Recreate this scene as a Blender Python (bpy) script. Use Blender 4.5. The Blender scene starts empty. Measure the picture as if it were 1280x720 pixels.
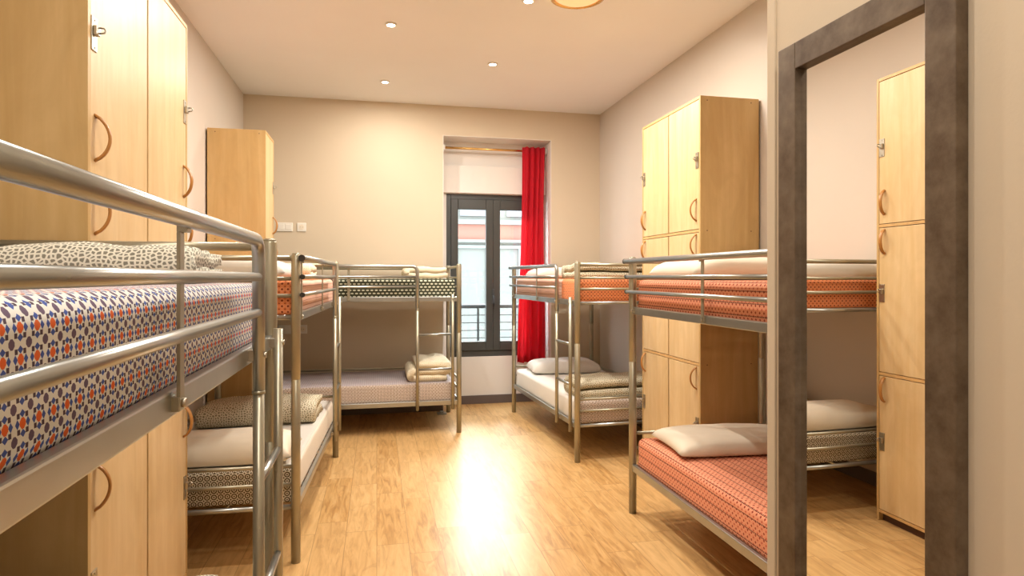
import bpy, bmesh, math, random
from mathutils import Vector, Matrix, noise
S = bpy.context.scene
C = S.collection
PI = math.pi
rnd = random.Random(7)

# ------------------------------------------------------------------ camera
F_PX, H0, VPX = 780.0, 346.0, 471.0
yaw = math.atan((640 - VPX) / F_PX)
cd = bpy.data.cameras.new('camera'); cam = bpy.data.objects.new('camera', cd); C.objects.link(cam)
cam.location = (0, 0, 1.5); cam.rotation_euler = (PI/2, 0, -yaw)
cd.sensor_width = 36; cd.lens = F_PX/1280*36; cd.shift_y = -(360-H0)/1280; cd.clip_start = .02
S.camera = cam

# ------------------------------------------------------------------ world, light, exposure
S.view_settings.view_transform = 'Standard'; S.view_settings.look = 'None'
S.view_settings.gamma = 1; S.view_settings.use_curve_mapping = False
S.view_settings.exposure = 0.22
W = bpy.data.worlds.new('world'); S.world = W; W.use_nodes = True
W.node_tree.nodes['Background'].inputs[0].default_value = (.80, .90, 1, 1)
W.node_tree.nodes['Background'].inputs[1].default_value = 12.0

ZC = 3.42                      # ceiling height
XL, XR, YB, YF = -1.37, 2.58, 7.0, -1.6
XM, YM = 1.075, 1.553           # the wall that carries the mirror
SPOTS = [(.105, 4.83), (.08, 6.26), (1.02, 5.53), (1.03, 4.21), (.1, 3.1), (.1, 1.3), (.1, -.5)]  # tail of the list is out of view, added to brighten the room
SPOT_W = 27
LAMP_W = 26
SUN_W = 6.0
WARM = (1, .935, .85)

def light(name, kind, loc, energy, color, size=.1, rot=(0, 0, 0), parent=None):
    l = bpy.data.lights.new(name, kind); l.energy = energy; l.color = color
    if kind == 'AREA': l.shape = 'DISK'; l.size = size
    else: l.shadow_soft_size = size
    o = bpy.data.objects.new(name, l); C.objects.link(o); o.location = loc; o.rotation_euler = rot
    o.parent = parent
    return o

sun = light('sun', 'SUN', (3, 12, 8), SUN_W, (1, .95, .86), 0)
sun.data.angle = math.radians(18)
sun.rotation_euler = Vector((-.24, -1, -.66)).to_track_quat('-Z', 'Y').to_euler()

# ------------------------------------------------------------------ node helper
class G:
    def __init__(s, name, rough=.5, metal=0.0, spec=.5):
        s.m = bpy.data.materials.new(name); s.m.use_nodes = True
        s.t = s.m.node_tree; s.b = s.t.nodes['Principled BSDF']
        s.b.inputs['Roughness'].default_value = rough
        s.b.inputs['Metallic'].default_value = metal
        s.b.inputs['Specular IOR Level'].default_value = spec
    def put(s, sock, v):
        if isinstance(v, bpy.types.NodeSocket): s.t.links.new(v, sock)
        elif isinstance(v, (tuple, list)) and len(v) == 3 and sock.type == 'RGBA': sock.default_value = (*v, 1)
        else: sock.default_value = v
    def f(s, op, a, b=0.0, c=None):
        n = s.t.nodes.new('ShaderNodeMath'); n.operation = op
        s.put(n.inputs[0], a); s.put(n.inputs[1], b)
        if c is not None: s.put(n.inputs[2], c)
        return n.outputs[0]
    def uv(s):
        n = s.t.nodes.new('ShaderNodeUVMap'); n.uv_map = 'UVMap'
        x = s.t.nodes.new('ShaderNodeSeparateXYZ'); s.t.links.new(n.outputs[0], x.inputs[0])
        return x.outputs[0], x.outputs[1]
    def obj(s):
        return s.t.nodes.new('ShaderNodeTexCoord').outputs['Object']
    def sep(s, v):
        x = s.t.nodes.new('ShaderNodeSeparateXYZ'); s.t.links.new(v, x.inputs[0]); return x.outputs
    def comb(s, x, y, z=0.0):
        n = s.t.nodes.new('ShaderNodeCombineXYZ')
        for i, v in enumerate((x, y, z)): s.put(n.inputs[i], v)
        return n.outputs[0]
    def noise(s, vec, scale, detail=3, rough=.5, dist=0):
        n = s.t.nodes.new('ShaderNodeTexNoise'); s.put(n.inputs['Vector'], vec)
        n.inputs['Scale'].default_value = scale; n.inputs['Detail'].default_value = detail
        n.inputs['Roughness'].default_value = rough; n.inputs['Distortion'].default_value = dist
        return n.outputs[0]
    def white(s, vec):
        n = s.t.nodes.new('ShaderNodeTexWhiteNoise'); n.noise_dimensions = '3D'; s.put(n.inputs['Vector'], vec)
        return n.outputs['Value']
    def ramp(s, fac, stops):
        n = s.t.nodes.new('ShaderNodeValToRGB'); s.put(n.inputs[0], fac)
        e = n.color_ramp.elements
        e[0].position, e[0].color = stops[0][0], (*stops[0][1], 1)
        e[1].position, e[1].color = stops[1][0], (*stops[1][1], 1)
        for p, c in stops[2:]: k = e.new(p); k.color = (*c, 1)
        return n.outputs[0]
    def mix(s, fac, a, b, mode='MIX'):
        n = s.t.nodes.new('ShaderNodeMix'); n.data_type = 'RGBA'; n.blend_type = mode
        s.put(n.inputs[0], fac); s.put(n.inputs[6], a); s.put(n.inputs[7], b)
        return n.outputs[2]
    def col(s, c): s.put(s.b.inputs['Base Color'], c)
    def bump(s, h, strength=.2, dist=.002):
        n = s.t.nodes.new('ShaderNodeBump'); n.inputs['Strength'].default_value = strength
        n.inputs['Distance'].default_value = dist; s.put(n.inputs['Height'], h)
        s.t.links.new(n.outputs[0], s.b.inputs['Normal'])
    def cell(s, u, scale, off=0.0):          # -0.5 .. 0.5 in each cell
        return s.f('SUBTRACT', s.f('FRACT', s.f('MULTIPLY_ADD', u, scale, off)), .5)
    def lt(s, a, b): return s.f('LESS_THAN', a, b)
    def ab(s, a): return s.f('ABSOLUTE', a)

def plain(name, c, rough=.5, metal=0.0, nz=.06, scale=12, spec=.5):
    g = G(name, rough, metal, spec)
    n = g.noise(g.obj(), scale, 4)
    g.col(g.mix(n, tuple(x*(1-nz) for x in c), tuple(min(1, x*(1+nz)) for x in c)))
    return g.m

# walls
def wall_mat(name, c):
    g = G(name, .85, 0, .2); o = g.obj()
    n = g.noise(o, 1.3, 3)
    g.col(g.mix(n, tuple(x*.96 for x in c), tuple(x*1.03 for x in c)))
    g.bump(g.noise(o, 130, 3), .12, .002)
    return g.m
M = {}
M['wall'] = wall_mat('wall_paint', (.63, .565, .49))
M['wall_warm'] = wall_mat('wall_paint_sand', (.64, .54, .405))
M['ceiling'] = wall_mat('ceiling_paint', (.86, .855, .85))
M['alcove'] = wall_mat('alcove_paint', (.78, .74, .69))
M['skirting'] = plain('skirting_dark', (.13, .10, .09), .5)

# floor planks
g = G('honey_plank_floor', .34, 0, .40); o = g.sep(g.obj())
row = g.f('FLOOR', g.f('DIVIDE', o[0], .175))
fx = g.f('FRACT', g.f('DIVIDE', o[0], .175))
sh = g.white(g.comb(row, 3.7, 1.1))
yy = g.f('ADD', g.f('DIVIDE', o[1], .85), g.f('MULTIPLY', sh, 7.0))
pl = g.f('FLOOR', yy); fy = g.f('FRACT', yy)
tone = g.white(g.comb(row, pl, 0.5))
grain = g.noise(g.comb(g.f('MULTIPLY', o[0], 13.0), g.f('MULTIPLY_ADD', o[1], 1.6, g.f('MULTIPLY', tone, 20.0)), tone), 2.2, 6, .62, .9)
knot = g.noise(g.comb(g.f('MULTIPLY', o[0], 5.0), g.f('MULTIPLY_ADD', o[1], 2.2, g.f('MULTIPLY', tone, 9.0)), tone), 1.5, 2, .5, 1.5)
base = g.ramp(grain, [(.30, (.34, .17, .052)), (.44, (.49, .27, .092)), (.56, (.585, .345, .13)), (.72, (.66, .42, .18))])
base = g.mix(g.f('MULTIPLY', g.lt(.66, knot), .35), base, (.33, .16, .05))
base = g.mix(g.f('MULTIPLY', tone, .38), base, (.79, .54, .26))
edge = g.f('MAXIMUM', g.lt(g.f('MINIMUM', fx, g.f('SUBTRACT', 1.0, fx)), .010), g.lt(g.f('MINIMUM', fy, g.f('SUBTRACT', 1.0, fy)), .0022))
base = g.mix(g.f('MULTIPLY', edge, .7), base, (.30, .16, .06))
g.col(base); g.bump(g.f('SUBTRACT', grain, edge), .12, .0015)
M['floor'] = g.m

def wood(name, a, b, rough=.38, seed=0.0):
    g = G(name, rough, 0, .45); o = g.sep(g.obj())
    n1 = g.noise(g.comb(g.f('MULTIPLY', o[0], 9.0), g.f('MULTIPLY', o[1], 9.0), g.f('MULTIPLY_ADD', o[2], .7, seed)), 1.6, 5, .55, .6)
    n2 = g.noise(g.comb(g.f('MULTIPLY', o[0], 40.0), g.f('MULTIPLY', o[1], 40.0), g.f('MULTIPLY_ADD', o[2], 2.0, seed)), 2.0, 3)
    fig = g.noise(g.comb(g.f('MULTIPLY', o[0], 2.5), g.f('MULTIPLY', o[1], 2.5), g.f('MULTIPLY_ADD', o[2], 1.1, seed)), 2.4, 4, .6, 2.0)
    g.col(g.mix(g.f('MULTIPLY', g.f('SUBTRACT', fig, .35), .9), g.mix(g.f('MULTIPLY', n2, .28), g.ramp(n1, [(.3, b), (.65, a)]), b), tuple(x*.8 for x in b)))
    return g.m
M['maple'] = wood('maple_veneer', (.76, .57, .32), (.66, .45, .21))
M['maple_side'] = wood('maple_side_panel', (.64, .44, .20), (.54, .345, .13), .42, 3.0)
M['maple_edge'] = wood('maple_edge_band', (.70, .45, .19), (.60, .36, .14), .4, 5.0)
M['handle'] = plain('bent_wood_handle', (.44, .20, .05), .35)
M['gap'] = plain('dark_gap', (.10, .05, .03), .7)
M['steel'] = plain('lock_steel', (.50, .46, .38), .35, 1.0)
M['brass'] = plain('brass', (.72, .45, .16), .25, 1.0)
M['frame_metal'] = None
g = G('champagne_bed_metal', .33, .65, .5); n = g.noise(g.obj(), 9, 3)
g.col(g.mix(n, (.34, .31, .225), (.44, .405, .30))); M['bed'] = g.m
g = G('silver_rail_metal', .28, .85, .5); n = g.noise(g.obj(), 8, 3)
g.col(g.mix(n, (.37, .38, .36), (.46, .47, .45))); M['rail'] = g.m
M['black'] = plain('black_plastic', (.02, .018, .018), .4)
M['white_plastic'] = plain('white_plastic', (.80, .77, .70), .4)
M['window_frame'] = plain('anthracite_window_frame', (.055, .058, .055), .35)
g = G('mirror_frame_steel', .45, .35, .4); n = g.noise(g.obj(), 14, 5, .65)
g.col(g.ramp(n, [(.3, (.085, .056, .034)), (.7, (.19, .145, .10))])); M['mirror_frame'] = g.m
g = G('mirror_glass', .0, 1.0, .5); g.col((.90, .89, .86)); M['mirror'] = g.m
# clear glass
g = G('clear_glass', .0); t = g.t
tr = t.nodes.new('ShaderNodeBsdfTransparent'); gl = t.nodes.new('ShaderNodeBsdfGlossy'); mx = t.nodes.new('ShaderNodeMixShader')
tr.inputs[0].default_value = (.96, .98, .97, 1); gl.inputs['Roughness'].default_value = .01
mx.inputs[0].default_value = .06
t.links.new(tr.outputs[0], mx.inputs[1]); t.links.new(gl.outputs[0], mx.inputs[2])
t.links.new(mx.outputs[0], t.nodes['Material Output'].inputs[0]); M['glass'] = g.m
def emis(name, c, s):
    g = G(name); g.b.inputs['Emission Color'].default_value = (*c, 1); g.b.inputs['Emission Strength'].default_value = s
    g.col(c); return g.m
M['bulb'] = emis('lit_bulb', (1, .88, .68), 30)

# ---- fabrics
def fabric(name): return G(name, .85, 0, .15)
# star tiles
g = fabric('star_tile_sheet'); u, v = g.uv(); s_ = 1/.033
a, b = g.ab(g.cell(u, s_)), g.ab(g.cell(v, s_))
def star(a, b, r): return g.f('MULTIPLY', g.lt(g.f('ADD', a, b), r*1.35), g.lt(g.f('MAXIMUM', a, b), r))
og = star(a, b, .18)
a2, b2 = g.ab(g.cell(u, s_, .5)), g.ab(g.cell(v, s_, .5))
pu = star(a2, b2, .175)
def dia(a, b): return g.lt(g.f('MULTIPLY_ADD', g.ab(g.f('SUBTRACT', a, .31)), 1.25, b), .165)
bl = g.f('MAXIMUM', dia(a, b), dia(b, a))
dk = g.lt(g.f('MAXIMUM', g.ab(g.f('SUBTRACT', a, .25)), g.ab(g.f('SUBTRACT', b, .25))), .085)
c = g.mix(og, (.76, .75, .70), (.76, .15, .04)); c = g.mix(pu, c, (.15, .105, .155))
c = g.mix(bl, c, (.07, .11, .36)); c = g.mix(dk, c, (.09, .06, .08)); g.col(c); M['star'] = g.m
# orange dots and dashes
def orange(name, base, dot, cell=.022, dashes=True):
    g = fabric(name); u, v = g.uv(); s_ = 1/cell
    a, b = g.ab(g.cell(u, s_)), g.ab(g.cell(v, s_))
    a2, b2 = g.ab(g.cell(u, s_, .5)), g.ab(g.cell(v, s_, .5))
    d1 = g.lt(g.f('ADD', a, b), .21); d2 = g.lt(g.f('ADD', a2, b2), .17)
    ring = g.lt(g.ab(g.f('SUBTRACT', g.f('ADD', a, b), .40)), .05)
    c = g.mix(d1, base, dot); c = g.mix(d2, c, tuple(x*1.5 for x in dot))
    c = g.mix(g.f('MULTIPLY', ring, .45), c, (.86, .52, .34))
    if dashes:
        line = g.f('MULTIPLY', g.lt(g.ab(g.cell(v, 1/.055)), .055), g.lt(g.ab(g.cell(u, 1/.011)), .33))
        c = g.mix(line, c, (.10, .03, .025))
    g.col(c); g.bump(g.noise(g.obj(), 60, 2), .2, .002); return g.m
M['orange'] = orange('coral_dotted_sheet', (.76, .31, .18), (.32, .05, .03), .030)
M['orange_end'] = orange('coral_lattice_sheet', (.74, .25, .10), (.18, .035, .02), .030, False)
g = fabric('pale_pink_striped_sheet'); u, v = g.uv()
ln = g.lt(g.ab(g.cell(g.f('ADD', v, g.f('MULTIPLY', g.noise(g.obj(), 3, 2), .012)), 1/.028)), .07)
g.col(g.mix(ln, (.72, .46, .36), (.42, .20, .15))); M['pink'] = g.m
# brown trellis
def trellis(name, light_c, dark_c, cell):
    g = fabric(name); u, v = g.uv(); s_ = 1/cell
    a, b = g.cell(u, s_), g.cell(v, s_)
    r = g.f('SQRT', g.f('ADD', g.f('MULTIPLY', a, a), g.f('MULTIPLY', b, b)))
    ring = g.lt(g.ab(g.f('SUBTRACT', r, .36)), .085); dot = g.lt(r, .12)
    k = g.f('MAXIMUM', g.f('MAXIMUM', ring, dot), g.lt(.60, r))
    g.col(g.mix(k, light_c, dark_c)); return g.m
M['trellis'] = trellis('brown_trellis_sheet', (.64, .57, .43), (.09, .055, .02), .033)
M['trellis_soft'] = trellis('soft_trellis_sheet', (.74, .65, .56), (.20, .12, .08), .030)
g = fabric('green_scallop_sheet'); u, v = g.uv(); s_ = 1/.040
rowi = g.f('FLOOR', g.f('MULTIPLY', v, s_*1.35))
a = g.cell(u, s_, g.f('MULTIPLY', g.f('MODULO', rowi, 2.0), .5)); b = g.cell(v, s_*1.35)
r = g.f('SQRT', g.f('ADD', g.f('MULTIPLY', a, a), g.f('MULTIPLY', g.f('MULTIPLY', b, b), 2.0)))
g.col(g.mix(g.lt(r, .34), (.055, .058, .035), (.62, .62, .48))); M['green'] = g.m
def striped(name, c, d, w=.02):
    g = fabric(name); u, v = g.uv()
    g.col(g.mix(g.f('MULTIPLY', g.lt(g.ab(g.cell(u, 1/w)), .1), .6), c, d)); return g.m
M['stripe_grey'] = striped('grey_pinstripe_sheet', (.60, .57, .51), (.36, .32, .27))
M['stripe_cream'] = striped('cream_pinstripe_sheet', (.74, .69, .60), (.52, .44, .34))
M['stripe_lilac'] = striped('lilac_pinstripe_sheet', (.44, .38, .38), (.28, .22, .24))
M['white'] = plain('white_cotton', (.80, .77, .71), .85, 0, .03, 20, .1)
M['cream'] = plain('cream_cotton', (.80, .72, .58), .85, 0, .03, 20, .1)
def dots(name, base, dot, sc, thr):
    g = fabric(name); n = g.t.nodes.new('ShaderNodeUVMap'); n.uv_map = 'UVMap'
    vn = g.t.nodes.new('ShaderNodeTexVoronoi'); vn.feature = 'DISTANCE_TO_EDGE'; vn.voronoi_dimensions = '2D'
    vn.inputs['Scale'].default_value = sc; vn.inputs['Randomness'].default_value = .75
    g.t.links.new(n.outputs[0], vn.inputs['Vector'])
    k = g.lt(thr, vn.outputs['Distance'])
    g.col(g.mix(k, base, dot)); g.bump(g.noise(g.obj(), 25, 3), .35, .01); return g.m
M['dots'] = dots('grey_dotted_duvet', (.76, .73, .62), (.24, .23, .18), 82, .19)
M['dots_fine'] = dots('olive_fleck_duvet', (.68, .62, .47), (.28, .24, .15), 62, .17)
M['dots_cream'] = dots('cream_fleck_duvet', (.80, .72, .55), (.62, .52, .33), 80, .2)
g = fabric('red_curtain_cloth'); n = g.noise(g.obj(), 3, 2)
g.col(g.mix(n, (.66, .03, .05), (.76, .05, .08)))
t = g.t; tl = t.nodes.new('ShaderNodeBsdfTranslucent'); tl.inputs[0].default_value = (.95, .14, .18, 1)
mx = t.nodes.new('ShaderNodeMixShader'); mx.inputs[0].default_value = .55
t.links.new(g.b.outputs[0], mx.inputs[1]); t.links.new(tl.outputs[0], mx.inputs[2])
t.links.new(mx.outputs[0], t.nodes['Material Output'].inputs[0]); M['curtain'] = g.m
# outside
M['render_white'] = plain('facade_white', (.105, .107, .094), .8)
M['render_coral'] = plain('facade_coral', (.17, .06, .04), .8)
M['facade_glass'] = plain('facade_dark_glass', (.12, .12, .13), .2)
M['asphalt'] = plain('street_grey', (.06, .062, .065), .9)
M['dark_iron'] = plain('dark_iron', (.05, .055, .06), .5)

# ------------------------------------------------------------------ mesh helpers
def box(bm, a, b, bev=0.0, seg=2):
    a, b = Vector(a), Vector(b)
    r = bmesh.ops.create_cube(bm, size=1)
    for v in r['verts']:
        v.co = Vector((a[i] + (b[i]-a[i])*(v.co[i]+.5) for i in range(3)))
    if bev:
        es = {e for v in r['verts'] for e in v.link_edges}
        bmesh.ops.bevel(bm, geom=list(es), offset=bev, segments=seg, affect='EDGES', profile=.5)
def tube(bm, pts, r, n=14, caps=True, flat=None):
    pts = [Vector(p) for p in pts]; rings = []
    up = Vector((0, 0, 1))
    t0 = (pts[1]-pts[0]).normalized()
    if abs(t0.dot(up)) > .9: up = Vector((1, 0, 0))
    nrm = (up - t0*up.dot(t0)).normalized()
    for i, p in enumerate(pts):
        t = (pts[min(i+1, len(pts)-1)] - pts[max(i-1, 0)]).normalized()
        nrm = (nrm - t*nrm.dot(t)).normalized(); bi = t.cross(nrm)
        ra, rb = (r, r) if flat is None else flat
        rings.append([bm.verts.new(p + nrm*math.cos(k*2*PI/n)*ra + bi*math.sin(k*2*PI/n)*rb) for k in range(n)])
    for A, B in zip(rings, rings[1:]):
        for k in range(n): bm.faces.new((A[k], A[(k+1) % n], B[(k+1) % n], B[k])).smooth = True
    if caps: bm.faces.new(rings[0][::-1]); bm.faces.new(rings[-1])
def lathe(bm, prof, c=(0, 0, 0), n=32):
    c = Vector(c); rings = []
    for r, z in prof:
        rings.append([bm.verts.new(c + Vector((r*math.cos(k*2*PI/n), r*math.sin(k*2*PI/n), z))) for k in range(n)])
    for A, B in zip(rings, rings[1:]):
        for k in range(n): bm.faces.new((A[k], A[(k+1) % n], B[(k+1) % n], B[k])).smooth = True
    bm.faces.new(rings[0][::-1]); bm.faces.new(rings[-1])
def bend(p0, p1, p2, r, n=8):
    """corner at p1 rounded with radius r"""
    p0, p1, p2 = Vector(p0), Vector(p1), Vector(p2)
    a = p1 + (p0-p1).normalized()*r; b = p1 + (p2-p1).normalized()*r
    return [a.lerp(p1, t).lerp(p1.lerp(b, t), t) for t in [i/n for i in range(n+1)]]
def boxuv(bm):
    uvl = bm.loops.layers.uv.get('UVMap') or bm.loops.layers.uv.new('UVMap')
    for f in bm.faces:
        n = f.normal; k = max(range(3), key=lambda i: abs(n[i]))
        for l in f.loops:
            c = l.vert.co
            l[uvl].uv = (c.y, c.z) if k == 0 else (c.x, c.z) if k == 1 else (c.y, c.x)
def obj(name, bm, mats, parent=None, loc=(0, 0, 0), uv=True, smooth=False):
    bm.normal_update()
    bmesh.ops.recalc_face_normals(bm, faces=bm.faces[:])
    if uv: boxuv(bm)
    if smooth:
        for f in bm.faces: f.smooth = True
    me = bpy.data.meshes.new(name); bm.to_mesh(me); bm.free()
    for m in (mats if isinstance(mats, list) else [mats]): me.materials.append(m)
    o = bpy.data.objects.new(name, me); C.objects.link(o); o.location = loc; o.parent = parent
    return o
def empty(name, loc=(0, 0, 0), rz=0):
    o = bpy.data.objects.new(name, None); C.objects.link(o); o.location = loc; o.rotation_euler = (0, 0, rz)
    o.empty_display_size = .1
    return o
def tag(o, label, cat, group=None):
    o['label'] = label; o['category'] = cat
    if group: o['group'] = group
    return o
def struct(o): o['kind'] = 'structure'; return o
def B(): return bmesh.new()
def copy_tree(o, parent=None):
    c = o.copy(); C.objects.link(c); c.parent = parent
    for ch in [x for x in C.objects if x.parent == o]: copy_tree(ch, c)
    return c

# ------------------------------------------------------------------ room shell
bm = B(); box(bm, (XL-.15, YF-.15, -.1), (XR+.15, YB+.45, 0)); struct(obj('floor', bm, M['floor']))
bm = B(); box(bm, (XL-.15, YF-.15, ZC), (XR+.15, YB+.5, ZC+.12)); struct(obj('ceiling', bm, M['ceiling']))
bm = B(); box(bm, (XL-.15, YF-.15, 0), (XL, YB+.45, ZC)); struct(obj('wall_left', bm, M['wall']))
bm = B(); box(bm, (XL, YF-.15, 0), (XM, YF, ZC)); struct(obj('wall_front', bm, M['wall']))
bm = B(); box(bm, (XR, YM, 0), (XR+.15, YB+.45, ZC)); struct(obj('wall_right', bm, M['wall']))
bm = B(); box(bm, (XM, YF-.15, 0), (XR+.15, YM, ZC), .006, 2); struct(obj('wall_near_right', bm, M['wall_warm']))
AX0, AX1, AZ, AY = .725, 1.985, 3.09, 7.30      # alcove
WX0, WX1, WZ0, WZ1 = .795, 1.93, .555, 2.475     # window opening
bm = B()
box(bm, (XL, YB, 0), (AX0, AY, ZC)); box(bm, (AX1, YB, 0), (XR, AY, ZC)); box(bm, (AX0, YB, AZ), (AX1, AY, ZC))
struct(obj('wall_back', bm, M['wall_warm']))
bm = B()
box(bm, (XL, AY, 0), (WX0, AY+.14, ZC)); box(bm, (WX1, AY, 0), (XR, AY+.14, ZC))
box(bm, (WX0, AY, 0), (WX1, AY+.14, WZ0)); box(bm, (WX0, AY, WZ1), (WX1, AY+.14, ZC))
box(bm, (AX0+.001, AY-.055, WZ1+.005), (AX1-.001, AY, 2.80), .004)     # roller shutter box
box(bm, (AX0, YB+.001, AZ-.006), (AX1, AY, AZ)); box(bm, (AX0, YB+.001, 0), (AX0+.006, AY, AZ-.006)); box(bm, (AX1-.006, YB+.001, 0), (AX1, AY, AZ-.006))
struct(obj('wall_alcove', bm, M['alcove']))
bm = B(); box(bm, (XL, YB-.015, 0), (AX0, YB, .10), .003); box(bm, (AX1, YB-.015, 0), (XR, YB, .10), .003)
box(bm, (AX0, AY-.015, 0), (AX1, AY, .10), .003); struct(obj('baseboard_back', bm, M['skirting']))
bm = B(); box(bm, (XL, YF, 0), (XL+.015, YB-.015, .10), .003); struct(obj('baseboard_left', bm, M['skirting']))
bm = B(); box(bm, (XR-.015, YM, 0), (XR, YB-.015, .10), .003); struct(obj('baseboard_right', bm, M['skirting']))
bm = B(); box(bm, (XM-.006, YM-.03, 0), (XM+.02, YM+.006, ZC), .003); struct(obj('trim_1', bm, M['wall_warm']))

# window
win = struct(empty('window_1', ((WX0+WX1)/2, AY, WZ0)))
cx, w2, hh = 0, (WX1-WX0)/2, WZ1-WZ0
yo = .045
bm = B(); e = .055
box(bm, (-w2, yo-.03, 0), (-w2+e, yo+.05, hh), .004); box(bm, (w2-e, yo-.03, 0), (w2, yo+.05, hh), .004)
box(bm, (-w2+e, yo-.03, 0), (w2-e, yo+.05, .07), .004); box(bm, (-w2+e, yo-.03, hh-.06), (w2-e, yo+.05, hh), .004)
obj('window_frame', bm, M['window_frame'], win)
mid = -.01
for x0, x1, sgn in ((-w2+e, mid, 1), (mid, w2-e, -1)):
    bm = B(); q = .085
    z0, z1 = .07, hh-.06
    box(bm, (x0, yo-.045, z0), (x0+q, yo+.02, z1), .006); box(bm, (x1-q, yo-.045, z0), (x1, yo+.02, z1), .006)
    box(bm, (x0+q, yo-.045, z0), (x1-q, yo+.02, z0+.11), .006); box(bm, (x0+q, yo-.045, z1-.12), (x1-q, yo+.02, z1), .006)
    cs = obj('casement', bm, M['window_frame'], win)
    bm = B(); box(bm, (x0+q-.005, yo-.015, z0+.105), (x1-q+.005, yo-.009, z1-.115)); obj('pane', bm, M['glass'], cs)
bm = B(); box(bm, (mid-.015, yo-.058, .62), (mid+.015, yo-.044, .80), .004); tube(bm, [(mid, yo-.058, .72), (mid, yo-.085, .72)], .008)
tube(bm, [(mid, yo-.085, .73), (mid, yo-.085, .60)], .009); obj('window_handle', bm, M['dark_iron'], win)

# curtain and rod
rodz = 2.985
rod = tag(empty('curtain_rod', (AX0+.02, AY-.13, rodz)), 'thin wooden curtain rod spanning the alcove above the dark window', 'curtain rod')
bm = B(); tube(bm, [(.0, 0, 0), (AX1-AX0-.04, 0, 0)], .014); obj('pole', bm, M['brass'], rod)
for x in (0, AX1-AX0-.055):
    bm = B(); box(bm, (x, -.03, -.03), (x+.02, .03, .03), .004); obj('bracket', bm, M['white_plastic'], rod)
bm = B(); nx, nz = 120, 26; vs = []
for j in range(nz+1):
    t = j/nz; z = 3.02 - t*2.52
    x0 = 1.665 - .055*t**1.3; x1 = 1.945 - .01*t; row_ = []
    for i in range(nx+1):
        s = i/nx; amp = .030 + .014*t
        y = AY-.19 + amp*math.sin(s*2*PI*4.2 + .5*math.sin(3*t)) + .010*math.sin(s*2*PI*11+t*4)
        row_.append(bm.verts.new((x0+(x1-x0)*s + .010*math.sin(t*5+s*3), y - .02*t, z)))
    vs.append(row_)
for j in range(nz):
    for i in range(nx): bm.faces.new((vs[j][i], vs[j][i+1], vs[j+1][i+1], vs[j+1][i])).smooth = True
cu = obj('curtain', bm, M['curtain']); md = cu.modifiers.new('s', 'SOLIDIFY'); md.thickness = .003
tag(cu, 'long bright red curtain gathered at the right side of the window', 'curtain')

# outside: railing, street, facade
rl = tag(empty('balcony_railing', ((WX0+WX1)/2, AY+.45, 0)), 'low dark metal railing with horizontal bars outside the window', 'railing')
bm = B(); tube(bm, [(-1.0, 0, 1.13), (1.0, 0, 1.13)], .026); obj('top_rail', bm, M['dark_iron'], rl)
bm = B()
for k in range(5): tube(bm, [(-1.0, 0, .64+.095*k), (1.0, 0, .64+.095*k)], .006, 8)
obj('bars', bm, M['dark_iron'], rl)
for x in (-1.0, -.12, 1.0):
    bm = B(); box(bm, (x-.012, -.012, .40), (x+.012, .012, 1.13)); obj('post', bm, M['dark_iron'], rl)
bm = B(); box(bm, (-1.4, -.28, .30), (1.4, .14, .42), .01); obj('ledge', bm, M['render_white'], rl)
bd = tag(empty('building', (1.6, 13, -4)), 'pale building with a coral band seen across the street through the window', 'building')
bm = B(); box(bm, (-7, 0, 0), (7, .3, 6.22)); obj('wall', bm, M['render_white'], bd)
bm = B(); box(bm, (-7, -.04, 6.28), (7, .3, 6.60)); obj('coral_band', bm, [M['render_coral']], bd)
bm = B(); box(bm, (-7, -.12, 6.22), (7, .3, 6.28)); box(bm, (-7, -.10, 6.60), (7, .3, 6.70)); obj('cornice', bm, M['render_white'], bd)
bm = B(); box(bm, (-7, .02, 6.70), (7, .3, 8.2)); obj('upper_wall', bm, M['render_white'], bd)
for k in range(-6, 7):
    bm = B(); box(bm, (k*1.0+.1, -.02, 6.78), (k*1.0+.72, .05, 7.9)); obj('facade_window', bm, M['facade_glass'], bd)
bm = B()
for k in range(-9, 10): box(bm, (k*.70-.045, -.05, 4.2), (k*.70+.045, 0, 6.1))
box(bm, (-7, -.06, 6.10), (7, 0, 6.16))
obj('panel_batten', bm, plain('pale_green_batten', (.14, .165, .15)), bd)
bm = B(); box(bm, (-8, AY+.6, -4.1), (12, 13, -4)); struct(obj('street_ground', bm, M['asphalt']))

# ------------------------------------------------------------------ ceiling lights
for i, (x, y) in enumerate(SPOTS):
    names = ['round downlight nearer the left wall, in front of its twin', 'round downlight closest to the back wall on the left',
             'round downlight above the window end of the room on the right', 'round downlight beside the brass ceiling lamp',
             'round fill downlight added over the aisle level with the double lockers', 'round fill downlight added over the aisle before the tall mirror', 'round fill downlight added near the entrance behind the viewer']  # aisle and entrance ones are unseen, added as fill light
    L = tag(empty('downlight', (x, y, ZC)), 'small lit ' + names[i], 'ceiling light', 'recessed ceiling downlights')
    bm = B(); lathe(bm, [(.032, -.001), (.045, -.001), (.045, -.008), (.040, -.012), (.030, -.010), (.030, -.002)]); obj('trim_ring', bm, M['white_plastic'], L)
    bm = B(); lathe(bm, [(.0005, -.0035), (.029, -.004), (.029, -.009), (.0005, -.012)], n=20); obj('bulb', bm, M['bulb'], L)
    light('lamp_light', 'AREA', (0, 0, -.013), SPOT_W*(.5 if i in (1, 5) else .8 if i in (4, 6) else 1), WARM, .07, parent=L)
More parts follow.
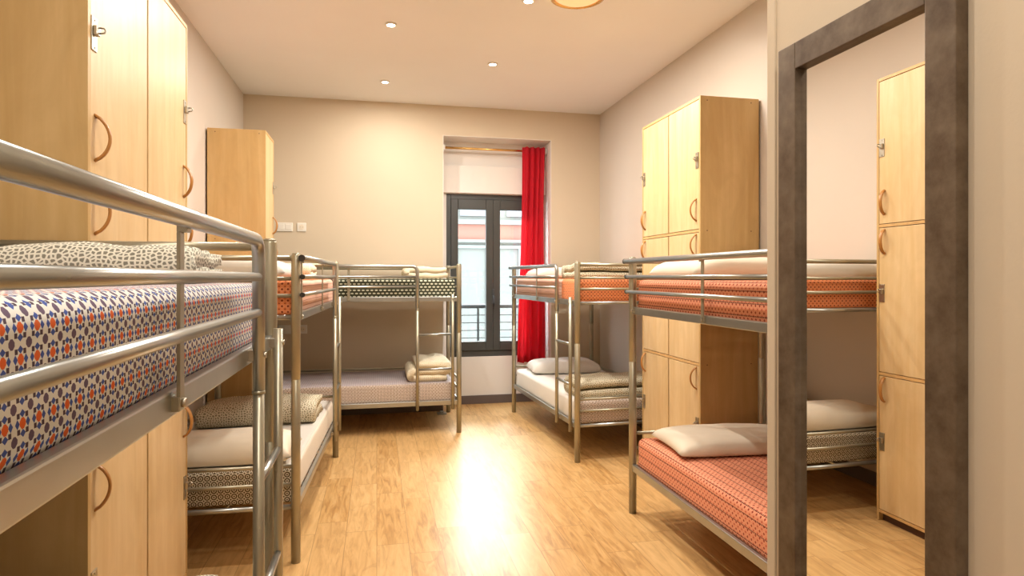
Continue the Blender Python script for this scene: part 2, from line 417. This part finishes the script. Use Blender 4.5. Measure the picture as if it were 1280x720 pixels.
for lx_, ly_, lab_ in ((1.315, 3.99, 'flush round ceiling lamp with brass rim and frosted glass'), (-.05, .3, 'unseen fill lamp with brass rim added near the entrance, behind the viewer')):  # the lamp behind the viewer is an added, unseen fill source
  L = tag(empty('ceiling_lamp', (lx_, ly_, ZC)), lab_, 'ceiling light')
  bm = B(); lathe(bm, [(.14, 0), (.185, 0), (.19, -.02), (.185, -.05), (.165, -.055), (.160, -.045), (.160, -.01)]); obj('rim', bm, M['brass'], L)
  bm = B(); lathe(bm, [(.158, -.012), (.157, -.045), (.13, -.060), (.07, -.070), (.001, -.073)]); obj('glass_shade', bm, emis('frosted_lamp_glass', (1, .72, .38), .35), L)
  light('lamp_light', 'AREA', (0, 0, -.076), LAMP_W*(1 if lx_ > 0 else .45), WARM, .26, parent=L)

# ------------------------------------------------------------------ wall sockets on the back wall
def socket(x, z, kind, label):
    s = tag(empty('wall_' + kind, (x, YB, z)), label, 'socket' if kind == 'socket' else 'switch')
    if kind == 'switch':
        bm = B(); box(bm, (-.08, -.012, -.047), (.08, 0, .047), .004); obj('plate', bm, M['white_plastic'], s)
        for k in (-.036, .036):
            bm = B(); box(bm, (k-.030, -.017, -.028), (k+.030, -.011, .028), .002); obj('rocker', bm, M['white_plastic'], s)
    else:
        bm = B(); box(bm, (-.047, -.012, -.047), (.047, 0, .047), .006); obj('plate', bm, M['white_plastic'], s)
        bm = B(); tube(bm, [(0, -.010, 0), (0, -.016, 0)], .028, 24); obj('socket_ring', bm, M['cream'], s)
        bm = B()
        for k in (-.010, .010): tube(bm, [(k, -.0155, 0), (k, -.0175, 0)], .003, 8)
        obj('pin_hole', bm, M['black'], s)
socket(-.955, 2.03, 'switch', 'white double plate on the back wall, upper one left of the round socket')
socket(-.785, 2.03, 'socket', 'upper square socket with round centre on the back wall')
socket(-.945, .94, 'switch', 'white double plate low on the back wall between bunks')
socket(-.775, .94, 'socket', 'lower square socket with round centre behind the back bunk')

# ------------------------------------------------------------------ lockers
LZ = 2.72; SEAMS = [.06, .905, 1.812, LZ-.02]
def locker(loc, rz, cols, cw, depth, label):
    r = tag(empty('locker', loc, rz), label, 'locker', None)
    w = cols*cw; t = .018; bm = B()
    box(bm, (0, 0, 0), (depth, t, LZ), .001); obj('side_panel', bm, M['maple_side'], r)
    bm = B(); box(bm, (0, w-t, 0), (depth, w, LZ), .001); obj('side_panel', bm, M['maple_side'], r)
    bm = B(); box(bm, (depth-.006, t, .05), (depth, w-t, LZ-t)); obj('back_panel', bm, M['maple_side'], r)
    bm = B(); box(bm, (0, t, LZ-t), (depth, w-t, LZ), .001); obj('top_panel', bm, M['maple_edge'], r)
    for z in (.06, .905, 1.812):
        bm = B(); box(bm, (.001, t, z-.009), (depth-.006, w-t, z+.009), .001); obj('shelf', bm, M['maple_edge'], r)
    if cols == 2:
        bm = B(); box(bm, (.022, w/2-t/2, .06), (depth-.006, w/2+t/2, LZ-t)); obj('divider', bm, M['gap'], r)
    bm = B(); box(bm, (.03, t, 0), (.045, w-t, .05)); obj('plinth', bm, M['gap'], r)
    for y in (-.0008, w+.0008):
        for x in (.05, depth-.06):
            for z in (LZ-.03, 1.812, .905):
                bm = B(); tube(bm, [(x, y-.0006, z), (x, y+.0006, z)], .004, 10); obj('screw_cap', bm, M['gap'], r)
    for c in range(cols):
        for k in range(3):
            z0, z1 = SEAMS[k]+.013, SEAMS[k+1]-(.013 if k < 2 else .002)
            y0 = c*cw + (t+.003 if c == 0 else .008); y1 = (c+1)*cw - (t+.003 if c == cols-1 else .008)
            outer0 = (c == 0)            # the opening edge is the outer one
            bm = B(); box(bm, (.001, y0, z0), (.019, y1, z1), .0015)
            d = obj('door', bm, M['maple'], r)
            hz = [.81, 1.715, 1.955][k]; lz = [.49, 1.40, 2.29][k]
            hy = y0+.042 if outer0 else y1-.042
            bm = B(); pts = []
            for q in range(15):
                a = -1 + 2*q/14
                pts.append((.004-.042*(1-a*a)**.7, hy + (-.012 if outer0 else .012)*(a*a-.5), hz+.075*a))
            tube(bm, pts, .006, 10, True, (.0055, .0115)); obj('handle', bm, M['handle'], d)
            ly = y0+.022 if outer0 else y1-.022
            lk = B(); box(lk, (-.003, ly-.020, lz-.055), (.001, ly+.020, lz+.055), .001)
            box(lk, (-.016, ly-.012, lz-.006), (-.003, ly+.014, lz+.026), .003)
            tube(lk, [(-.016, ly-.004, lz+.004), (-.030, ly-.004, lz+.006), (-.034, ly-.004, lz+.015), (-.028, ly-.004, lz+.022), (-.016, ly-.004, lz+.022)], .003, 8)
            for zz in (-.045, .045): tube(lk, [(-.003, ly, lz+zz), (-.005, ly, lz+zz)], .004, 8)
            obj('lock', lk, M['steel'], d)
    return r
locker((-.90, 3.30, 0), PI, 2, .535, .46, 'large double maple locker on the left behind the patterned near bunk')
locker((-.905, 5.94, 0), PI, 1, .43, .45, 'narrow maple locker in the far left corner beside the wall switch')
locker((2.125, 3.83, 0), 0, 2, .47, .44, 'double maple locker on the right wall between the two right bunks')

# ------------------------------------------------------------------ bunk bed (local: aisle side x=0, ladder end y=0)
BW, BL, PR = .92, 1.94, .024
def make_bunk():
    r = empty('bunk_bed')
    for x in (0, BW):
        for y in (0, BL):
            bm = B()
            lathe(bm, [(PR, 0), (PR, .958), (PR-.002, .960), (PR-.002, .963), (PR, .965), (PR, 1.612), (PR-.002, 1.617)], (x, y, 0), 20)
            p = obj('post', bm, M['bed'], r)
            bm = B(); lathe(bm, [(PR-.004, 1.616), (PR-.002, 1.620), (PR-.008, 1.625)], (x, y, 0), 16); obj('post_cap', bm, M['bed'], p)
            bm = B(); box(bm, (x+(-.012 if x else 0), y-.02 if y else y+.008, 1.20), (x+(0 if x else .012), y-.008 if y else y+.02, 1.27)) if False else None
            bm.free()
    for nm, z in (('lower_bed_frame', .27), ('upper_bed_frame', 1.265)):
        bm = B()
        for x in (0, BW):
            box(bm, (x-.012, PR*.6, z), (x+.012, BL-PR*.6, z+.045), .004)
        s = -1
        box(bm, (.012, .02, z), (.030, BL-.02, z+.006)); box(bm, (BW-.030, .02, z), (BW-.012, BL-.02, z+.006))
        for y in (0, BL): tube(bm, [(PR*.5, y, z+.022), (BW-PR*.5, y, z+.022)], .0135)
        obj(nm, bm, M['rail'], r)
        bm = B()
        for k in range(15):
            y = .10 + k*(BL-.2)/14; box(bm, (.010, y-.018, z+.022), (BW-.010, y+.018, z+.034), .002)
        for k in range(4):
            x = .15+k*(BW-.3)/3; box(bm, (x-.004, .02, z+.014), (x+.004, BL-.02, z+.022))
        obj('slat_base', bm, M['steel'], r)
    for y in (0, BL):
        for z, rr in ((1.598, .0145), (1.490, .0105), (1.400, .0105), (.505, .0105), (.410, .0105)):
            bm = B(); tube(bm, [(PR*.6, y, z), (BW-PR*.6, y, z)], rr); obj('end_bar', bm, M['bed'], r)
    for z, rr in ((1.590, .0145), (.505, .011)):
        bm = B(); tube(bm, [(BW-.01, PR*.5, z), (BW-.01, BL-PR*.5, z)], rr); obj('back_rail', bm, M['bed'], r)
    # guard on the aisle side, its end bends down into the ladder
    xg = -.036; SY = .40
    gd = B(); tube(gd, [(xg, BL+.035, 1.598), (xg, BL/2, 1.598)] + bend((xg, BL/2, 1.598), (xg, SY, 1.598), (xg, SY, 1.2), .055) + [(xg, SY, 1.19)], .0165, 18)
    gr = obj('guard_rail', gd, M['rail'], r)
    for z in (1.500, 1.405):
        bm = B(); tube(bm, [(xg, BL+.012, z), (xg, SY+.005, z)], .0115, 14); obj('guard_bar', bm, M['rail'], gr)
        bm = B(); tube(bm, [(xg, BL+.010, z), (xg, BL+.020, z)], .0135, 12); obj('end_cap', bm, M['black'], gr)
    bm = B(); tube(bm, [(xg, BL+.033, 1.598), (xg, BL+.043, 1.598)], .0175, 12); obj('end_cap', bm, M['black'], gr)
    for y in (1.03, BL-.05):
        bm = B(); box(bm, (xg+.011, y-.012, 1.290), (xg+.017, y+.012, 1.575), .001)
        box(bm, (xg+.0, y-.012, 1.575), (xg+.017, y+.012, 1.586), .001)
        box(bm, (xg+.011, y-.014, 1.275), (-.010, y+.014, 1.300), .002)
        obj('upright', bm, M['bed'], gr)
        bm = B(); tube(bm, [(xg+.012, y, 1.288), (xg+.004, y, 1.288)], .008, 10); obj('bolt', bm, M['steel'], gr)
    ld = obj('ladder', (lambda b: (tube(b, [(xg, SY, 1.192), (xg, SY, .235)], .0150, 16), tube(b, [(xg, SY, 1.196), (xg, SY, 1.188)], .0172, 16), b)[-1])(B()), M['bed'], r)
    bm = B(); tube(bm, [(xg, .065, 1.335), (xg, .065, .235)], .0150, 16); obj('stile', bm, M['bed'], ld)
    for z in (.62, .95):
        bm = B(); tube(bm, [(xg, .065, z), (xg, SY, z)], .0115, 12); obj('rung', bm, M['rail'], ld)
    bm = B()
    for y in (.065, SY):
        box(bm, (xg-.004, y-.012, 1.275), (-.008, y+.012, 1.305), .002); box(bm, (xg-.004, y-.012, .280), (-.008, y+.012, .305), .002)
    obj('bracket', bm, M['steel'], ld)
    bm = B()
    for y in (.065, SY):
        lathe(bm, [(.009, -.012), (.009, 0), (.003, .001)], (0, 0, 0), 8) if False else None
        tube(bm, [(xg-.012, y, 1.29), (xg-.020, y, 1.29)], .008, 10)
    obj('bolt', bm, M['steel'], ld)
    return r
BUNKS = {  # name: (x, y, rz, label)
    'near_left': (-.345, 2.175, PI, 'silver metal bunk bed nearest the viewer on the left, with star-tiled mattress'),
    'mid_left': (-.335, 5.385, PI + math.radians(-2.4), 'metal bunk bed on the left beyond the double locker, coral upper mattress'),
    'back': (.775, 5.995, PI/2, 'metal bunk bed standing along the back wall left of the window'),
    'far_right': (1.585, 4.82, math.radians(2.9), 'metal bunk bed on the right beside the red curtain'),
    'near_right': (1.590, 1.775, 0, 'metal bunk bed on the right beside the mirror wall, both mattresses coral'),
}
proto = make_bunk(); bunk = {}
for i, (k, (x, y, rz, lab)) in enumerate(BUNKS.items()):
    o = proto if i == 0 else copy_tree(proto)
    o.location = (x, y, 0); o.rotation_euler = (0, 0, rz); tag(o, lab, 'bunk bed', 'metal bunk beds'); bunk[k] = Matrix.Translation((x, y, 0)) @ Matrix.Rotation(rz, 4, 'Z')
def place(o, key, x, y, z, rz=0):
    o.matrix_world = bunk[key] @ Matrix.Translation((x, y, z)) @ Matrix.Rotation(rz, 4, 'Z'); return o

LOW, UP = .304, 1.299
def mattress(key, z, mats, pick, label, th=.182):
    bm = B(); box(bm, (.015, .032, 0), (BW-.015, BL-.032, th), .034, 4)
    bmesh.ops.bisect_plane(bm, geom=bm.verts[:]+bm.edges[:]+bm.faces[:], plane_co=(0, .42, 0), plane_no=(0, 1, 0))
    for k in range(1, 12):
        bmesh.ops.bisect_plane(bm, geom=bm.verts[:]+bm.edges[:]+bm.faces[:], plane_co=(0, BL*k/12, 0), plane_no=(0, 1, 0))
    for v in bm.verts:
        if v.co.z < .034:      # squarer lower edge
            k = 1 - v.co.z/.034
            for ax, hi in ((0, BW), (1, BL)):
                lo_ = .015 if ax == 0 else .032
                if v.co[ax] < lo_+.034: v.co[ax] -= (v.co[ax]-lo_)*.75
                elif v.co[ax] > hi-lo_-.034: v.co[ax] += (hi-lo_-v.co[ax])*.75
        if .06 < v.co.y < BL-.06 and (v.co.x < .1 or v.co.x > BW-.1) and .02 < v.co.z:
            v.co.x += .006*noise.noise(v.co*6)
    bm.normal_update(); bmesh.ops.recalc_face_normals(bm, faces=bm.faces[:])
    for f in bm.faces: f.material_index = pick(f)
    o = obj('mattress', bm, mats, None, smooth=True); tag(o, label, 'mattress'); place(o, key, 0, 0, z); return o
def all0(f): return 0
def endy(f): return 0 if abs(f.normal.y) > .5 else 1
mattress('near_left', UP, [M['star']], all0, 'upper mattress in sheet of orange, blue and purple star tiles, nearest left')
mattress('near_left', LOW, [M['trellis']], all0, 'lower mattress of the nearest left bunk, brown trellis sheet')
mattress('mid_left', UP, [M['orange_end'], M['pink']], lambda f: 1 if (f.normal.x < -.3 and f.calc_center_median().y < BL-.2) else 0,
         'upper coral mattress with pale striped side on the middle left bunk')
mattress('mid_left', LOW, [M['trellis'], M['stripe_cream'], M['stripe_grey']], lambda f: 0 if abs(f.normal.y) > .5 else (2 if f.normal.z > .8 else 1),
         'lower mattress with brown trellis end and pinstriped top on the middle left bunk')
mattress('back', UP, [M['green']], all0, 'upper mattress in dark green and cream scallop sheet by back wall')
mattress('back', LOW, [M['trellis_soft'], M['stripe_lilac']], lambda f: 1 if f.normal.z > .8 else 0, 'lower mattress in faded trellis sheet with lilac top by back wall')
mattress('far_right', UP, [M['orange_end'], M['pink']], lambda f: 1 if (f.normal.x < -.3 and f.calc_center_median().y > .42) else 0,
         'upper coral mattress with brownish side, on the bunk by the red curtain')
mattress('far_right', LOW, [M['trellis_soft'], M['white']], endy, 'lower white mattress with trellis patterned end, on the bunk by the curtain')
mattress('near_right', UP, [M['orange']], all0, 'upper coral mattress with dashed dark lines beside the mirror wall')
mattress('near_right', LOW, [M['orange']], all0, 'lower coral mattress with dashed dark lines beside the mirror wall')

def pillow(key, x, y, z, lx, ly, h, rz, mat, label, seed=0):
    """lx, ly full sizes; lies on z"""
    bm = B(); n = 26; top, bot = {}, {}
    for i in range(n+1):
        for j in range(n+1):
            u, v = -1+2*i/n, -1+2*j/n
            pin = 1 - .07*(1-abs(u)**2)*abs(v)**6 ; pin2 = 1 - .06*(1-abs(v)**2)*abs(u)**6
            px, py = u*lx/2*pin2*(1-.02*abs(v)**8), v*ly/2*pin
            e = max(0, (1-u**4))*max(0, (1-v**4)); e = e**.42
            nz_ = .10*noise.noise(Vector((u*1.7+seed, v*1.7, 1.3))) + .05*noise.noise(Vector((u*5, v*5+seed, 0)))
            zt = h*(.30 + .70*e*(1+nz_)) ; zb = h*.30*(1-e**.8)
            top[i, j] = bm.verts.new((px, py, zt if 0 < i < n and 0 < j < n else h*.30))
            bot[i, j] = top[i, j] if i in (0, n) or j in (0, n) else bm.verts.new((px, py, zb))
    for i in range(n):
        for j in range(n):
            for d in (top, bot):
                try: bm.faces.new((d[i, j], d[i+1, j], d[i+1, j+1], d[i, j+1])).smooth = True
                except ValueError: pass
    o = obj('pillow', bm, mat); tag(o, label, 'pillow'); place(o, key, x, y, z, rz); return o
def duvet(key, x, y, z, length, depth, layers, th, mat, label, rz=0, seed=0, skew=0.0):
    """folded duvet, length along local x, folded across local y in stacked layers"""
    path = []; R_ = th*.5; d2 = depth/2-R_
    cur = []
    for k in range(layers):
        zz = R_ + k*th*.97; s = 1 if k % 2 == 0 else -1
        ins = .012*k
        m_ = 10
        for q in range(m_+1): cur.append((s*(-d2+ins + (2*(d2-ins))*q/m_), zz + .004*math.sin(q*1.3+k+seed)))
        if k < layers-1:
            for q in range(1, 6):
                a = -PI/2 + PI*q/6
                cur.append((s*(d2-ins + R_*.9*math.cos(a)), zz + R_*.97*(1+math.sin(a))))
    P = [Vector((0, a, b)) for a, b in cur]; n = len(P); L_, Rr = [], []
    for i, p in enumerate(P):
        t = (P[min(i+1, n-1)]-P[max(i-1, 0)]).normalized(); nn = Vector((0, -t.z, t.y))
        w = R_*.96*(1 if 1 < i < n-2 else .75)
        L_.append(p+nn*w); Rr.append(p-nn*w)
    ring = L_ + Rr[::-1]; arc = [0]
    for a, b in zip(ring, ring[1:]+ring[:1]): arc.append(arc[-1]+(b-a).length)
    bm = B(); uvl = bm.loops.layers.uv.new('UVMap'); m_ = 30; rows = []
    for q in range(m_+1):
        s = -1+2*q/m_; xx = s*length/2; rr = []
        sc = 1 - .10*abs(s)**8
        for p in ring:
            k = Vector((xx*1.0, p.y*6, p.z*8+seed))
            dz = .016*noise.noise(Vector((xx*5+seed, p.y*5, 0))) + .007*noise.noise(Vector((xx*14, p.y*12, p.z*20+seed)))
            dx = .02*noise.noise(Vector((p.y*8, p.z*20, seed+s)))*abs(s)**3
            rr.append(bm.verts.new((xx+dx, p.y*(.98+.04*noise.noise(k)) + skew*xx, max(.001, (p.z*sc + dz*(p.z/(layers*th)))))))
        rows.append(rr)
    K = len(ring)
    for q in range(m_):
        for i in range(K):
            f = bm.faces.new((rows[q][i], rows[q][(i+1) % K], rows[q+1][(i+1) % K], rows[q+1][i])); f.smooth = True
            for l, (qq, ii) in zip(f.loops, ((q, i), (q, i+1), (q+1, i+1), (q+1, i))):
                l[uvl].uv = (-length/2+length*qq/m_, arc[ii])
    for rr in (rows[0], rows[-1]):
        for i in range(n-1):
            f = bm.faces.new((rr[i], rr[i+1], rr[K-2-i], rr[K-1-i])); f.smooth = True
            for l in f.loops: l[uvl].uv = (l.vert.co.y, l.vert.co.z)
    o = obj('folded_duvet', bm, mat, uv=False); tag(o, label, 'duvet'); place(o, key, x, y, z, rz)
    return o
TL, TU = LOW+.183, UP+.183
# nearest left bunk (y=0 is its far end)
duvet('near_left', .50, .27, TU, .76, .36, 2, .050, M['dots'], 'folded cream duvet with grey dots on the star-tiled upper mattress', seed=1)
duvet('near_left', .36, .24, TL, .46, .34, 2, .060, M['dots'], 'folded grey dotted duvet on the nearest left lower mattress', seed=2)
# middle left bunk (y=BL is its near end)
pillow('mid_left', .46, BL-.25, TU, .80, .38, .13, 0, M['white'], 'white pillow at the near end of the middle left upper bunk', 3)
duvet('mid_left', .44, .62, TU, .70, .34, 2, .055, M['dots_cream'], 'folded cream duvet on the coral upper mattress of the middle left bunk', seed=4)
pillow('mid_left', .45, BL-.26, TL, .84, .40, .15, 0, M['cream'], 'long cream pillow at the near end of the middle left lower bunk', 5)
duvet('mid_left', .42, .70, TL, .74, .44, 2, .078, M['dots_fine'], 'folded olive flecked duvet lying on the middle left lower mattress', seed=6, skew=.1)
# back bunk (y=0 right end)
duvet('back', .40, .29, TU, .70, .44, 2, .058, M['dots_cream'], 'folded cream duvet at the window end of the green upper mattress', seed=7, rz=PI/2*0)
duvet('back', .36, .27, TL, .58, .40, 3, .070, M['dots_cream'], 'thickly folded pale duvet at the window end of the back wall lower bunk', seed=9)
# far right bunk
pillow('far_right', .46, BL-.27, TU, .72, .40, .12, .05, M['white'], 'white pillow at the window end of the upper bunk by the curtain', 10)
duvet('far_right', .46, .28, TU, .82, .42, 2, .066, M['dots_fine'], 'folded flecked duvet at the near end of the upper bunk by the curtain', seed=11)
pillow('far_right', .44, BL-.38, TL, .76, .44, .14, -.12, M['white'], 'white pillow at the window end of the lower bunk by the curtain', 12)
duvet('far_right', .46, .26, TL, .80, .42, 2, .078, M['dots_fine'], 'folded olive flecked duvet on the lower mattress by the curtain', seed=13)
# near right bunk
pillow('near_right', .46, BL-.38, TU, .80, .62, .13, 0, M['cream'], 'cream pillow on the upper coral mattress beside the mirror wall', 14)
pillow('near_right', .47, BL-.36, TL, .84, .48, .105, -.08, M['cream'], 'cream pillow on the lower coral mattress beside the mirror wall', 15)
# foot plate of the back bunk
fp = tag(empty('floor_bracket', (.775, 6.915-.07, 0)), 'small grey foot plate on the floor beside the back bunk post', 'bracket')
bm = B(); box(bm, (-.13, -.05, 0), (-.03, .05, .012), .003); box(bm, (-.10, -.02, .012), (-.06, .02, .03), .003); obj('plate', bm, M['rail'], fp)

# ------------------------------------------------------------------ mirror
mr = tag(empty('mirror', (XM, 1.2135, .08)), 'tall mirror in a dark brown metal frame on the right wall', 'mirror')
mh, mw, fw, fd = 2.02, .261, .068, .030
bm = B(); xo = -fd
box(bm, (xo, -mw, 0), (-.001, -mw+fw, mh), .002); obj('frame_side', bm, M['mirror_frame'], mr)
bm = B(); box(bm, (xo, mw-fw, 0), (-.001, mw, mh), .002); obj('frame_side', bm, M['mirror_frame'], mr)
bm = B(); box(bm, (xo, -mw+fw, mh-fw), (-.001, mw-fw, mh), .002); obj('frame_top', bm, M['mirror_frame'], mr)
bm = B(); box(bm, (xo, -mw+fw, 0), (-.001, mw-fw, fw), .002); obj('frame_bottom', bm, M['mirror_frame'], mr)
bm = B(); box(bm, (-.012, -mw+fw, fw), (-.006, mw-fw, mh-fw)); obj('mirror_glass', bm, M['mirror'], mr)
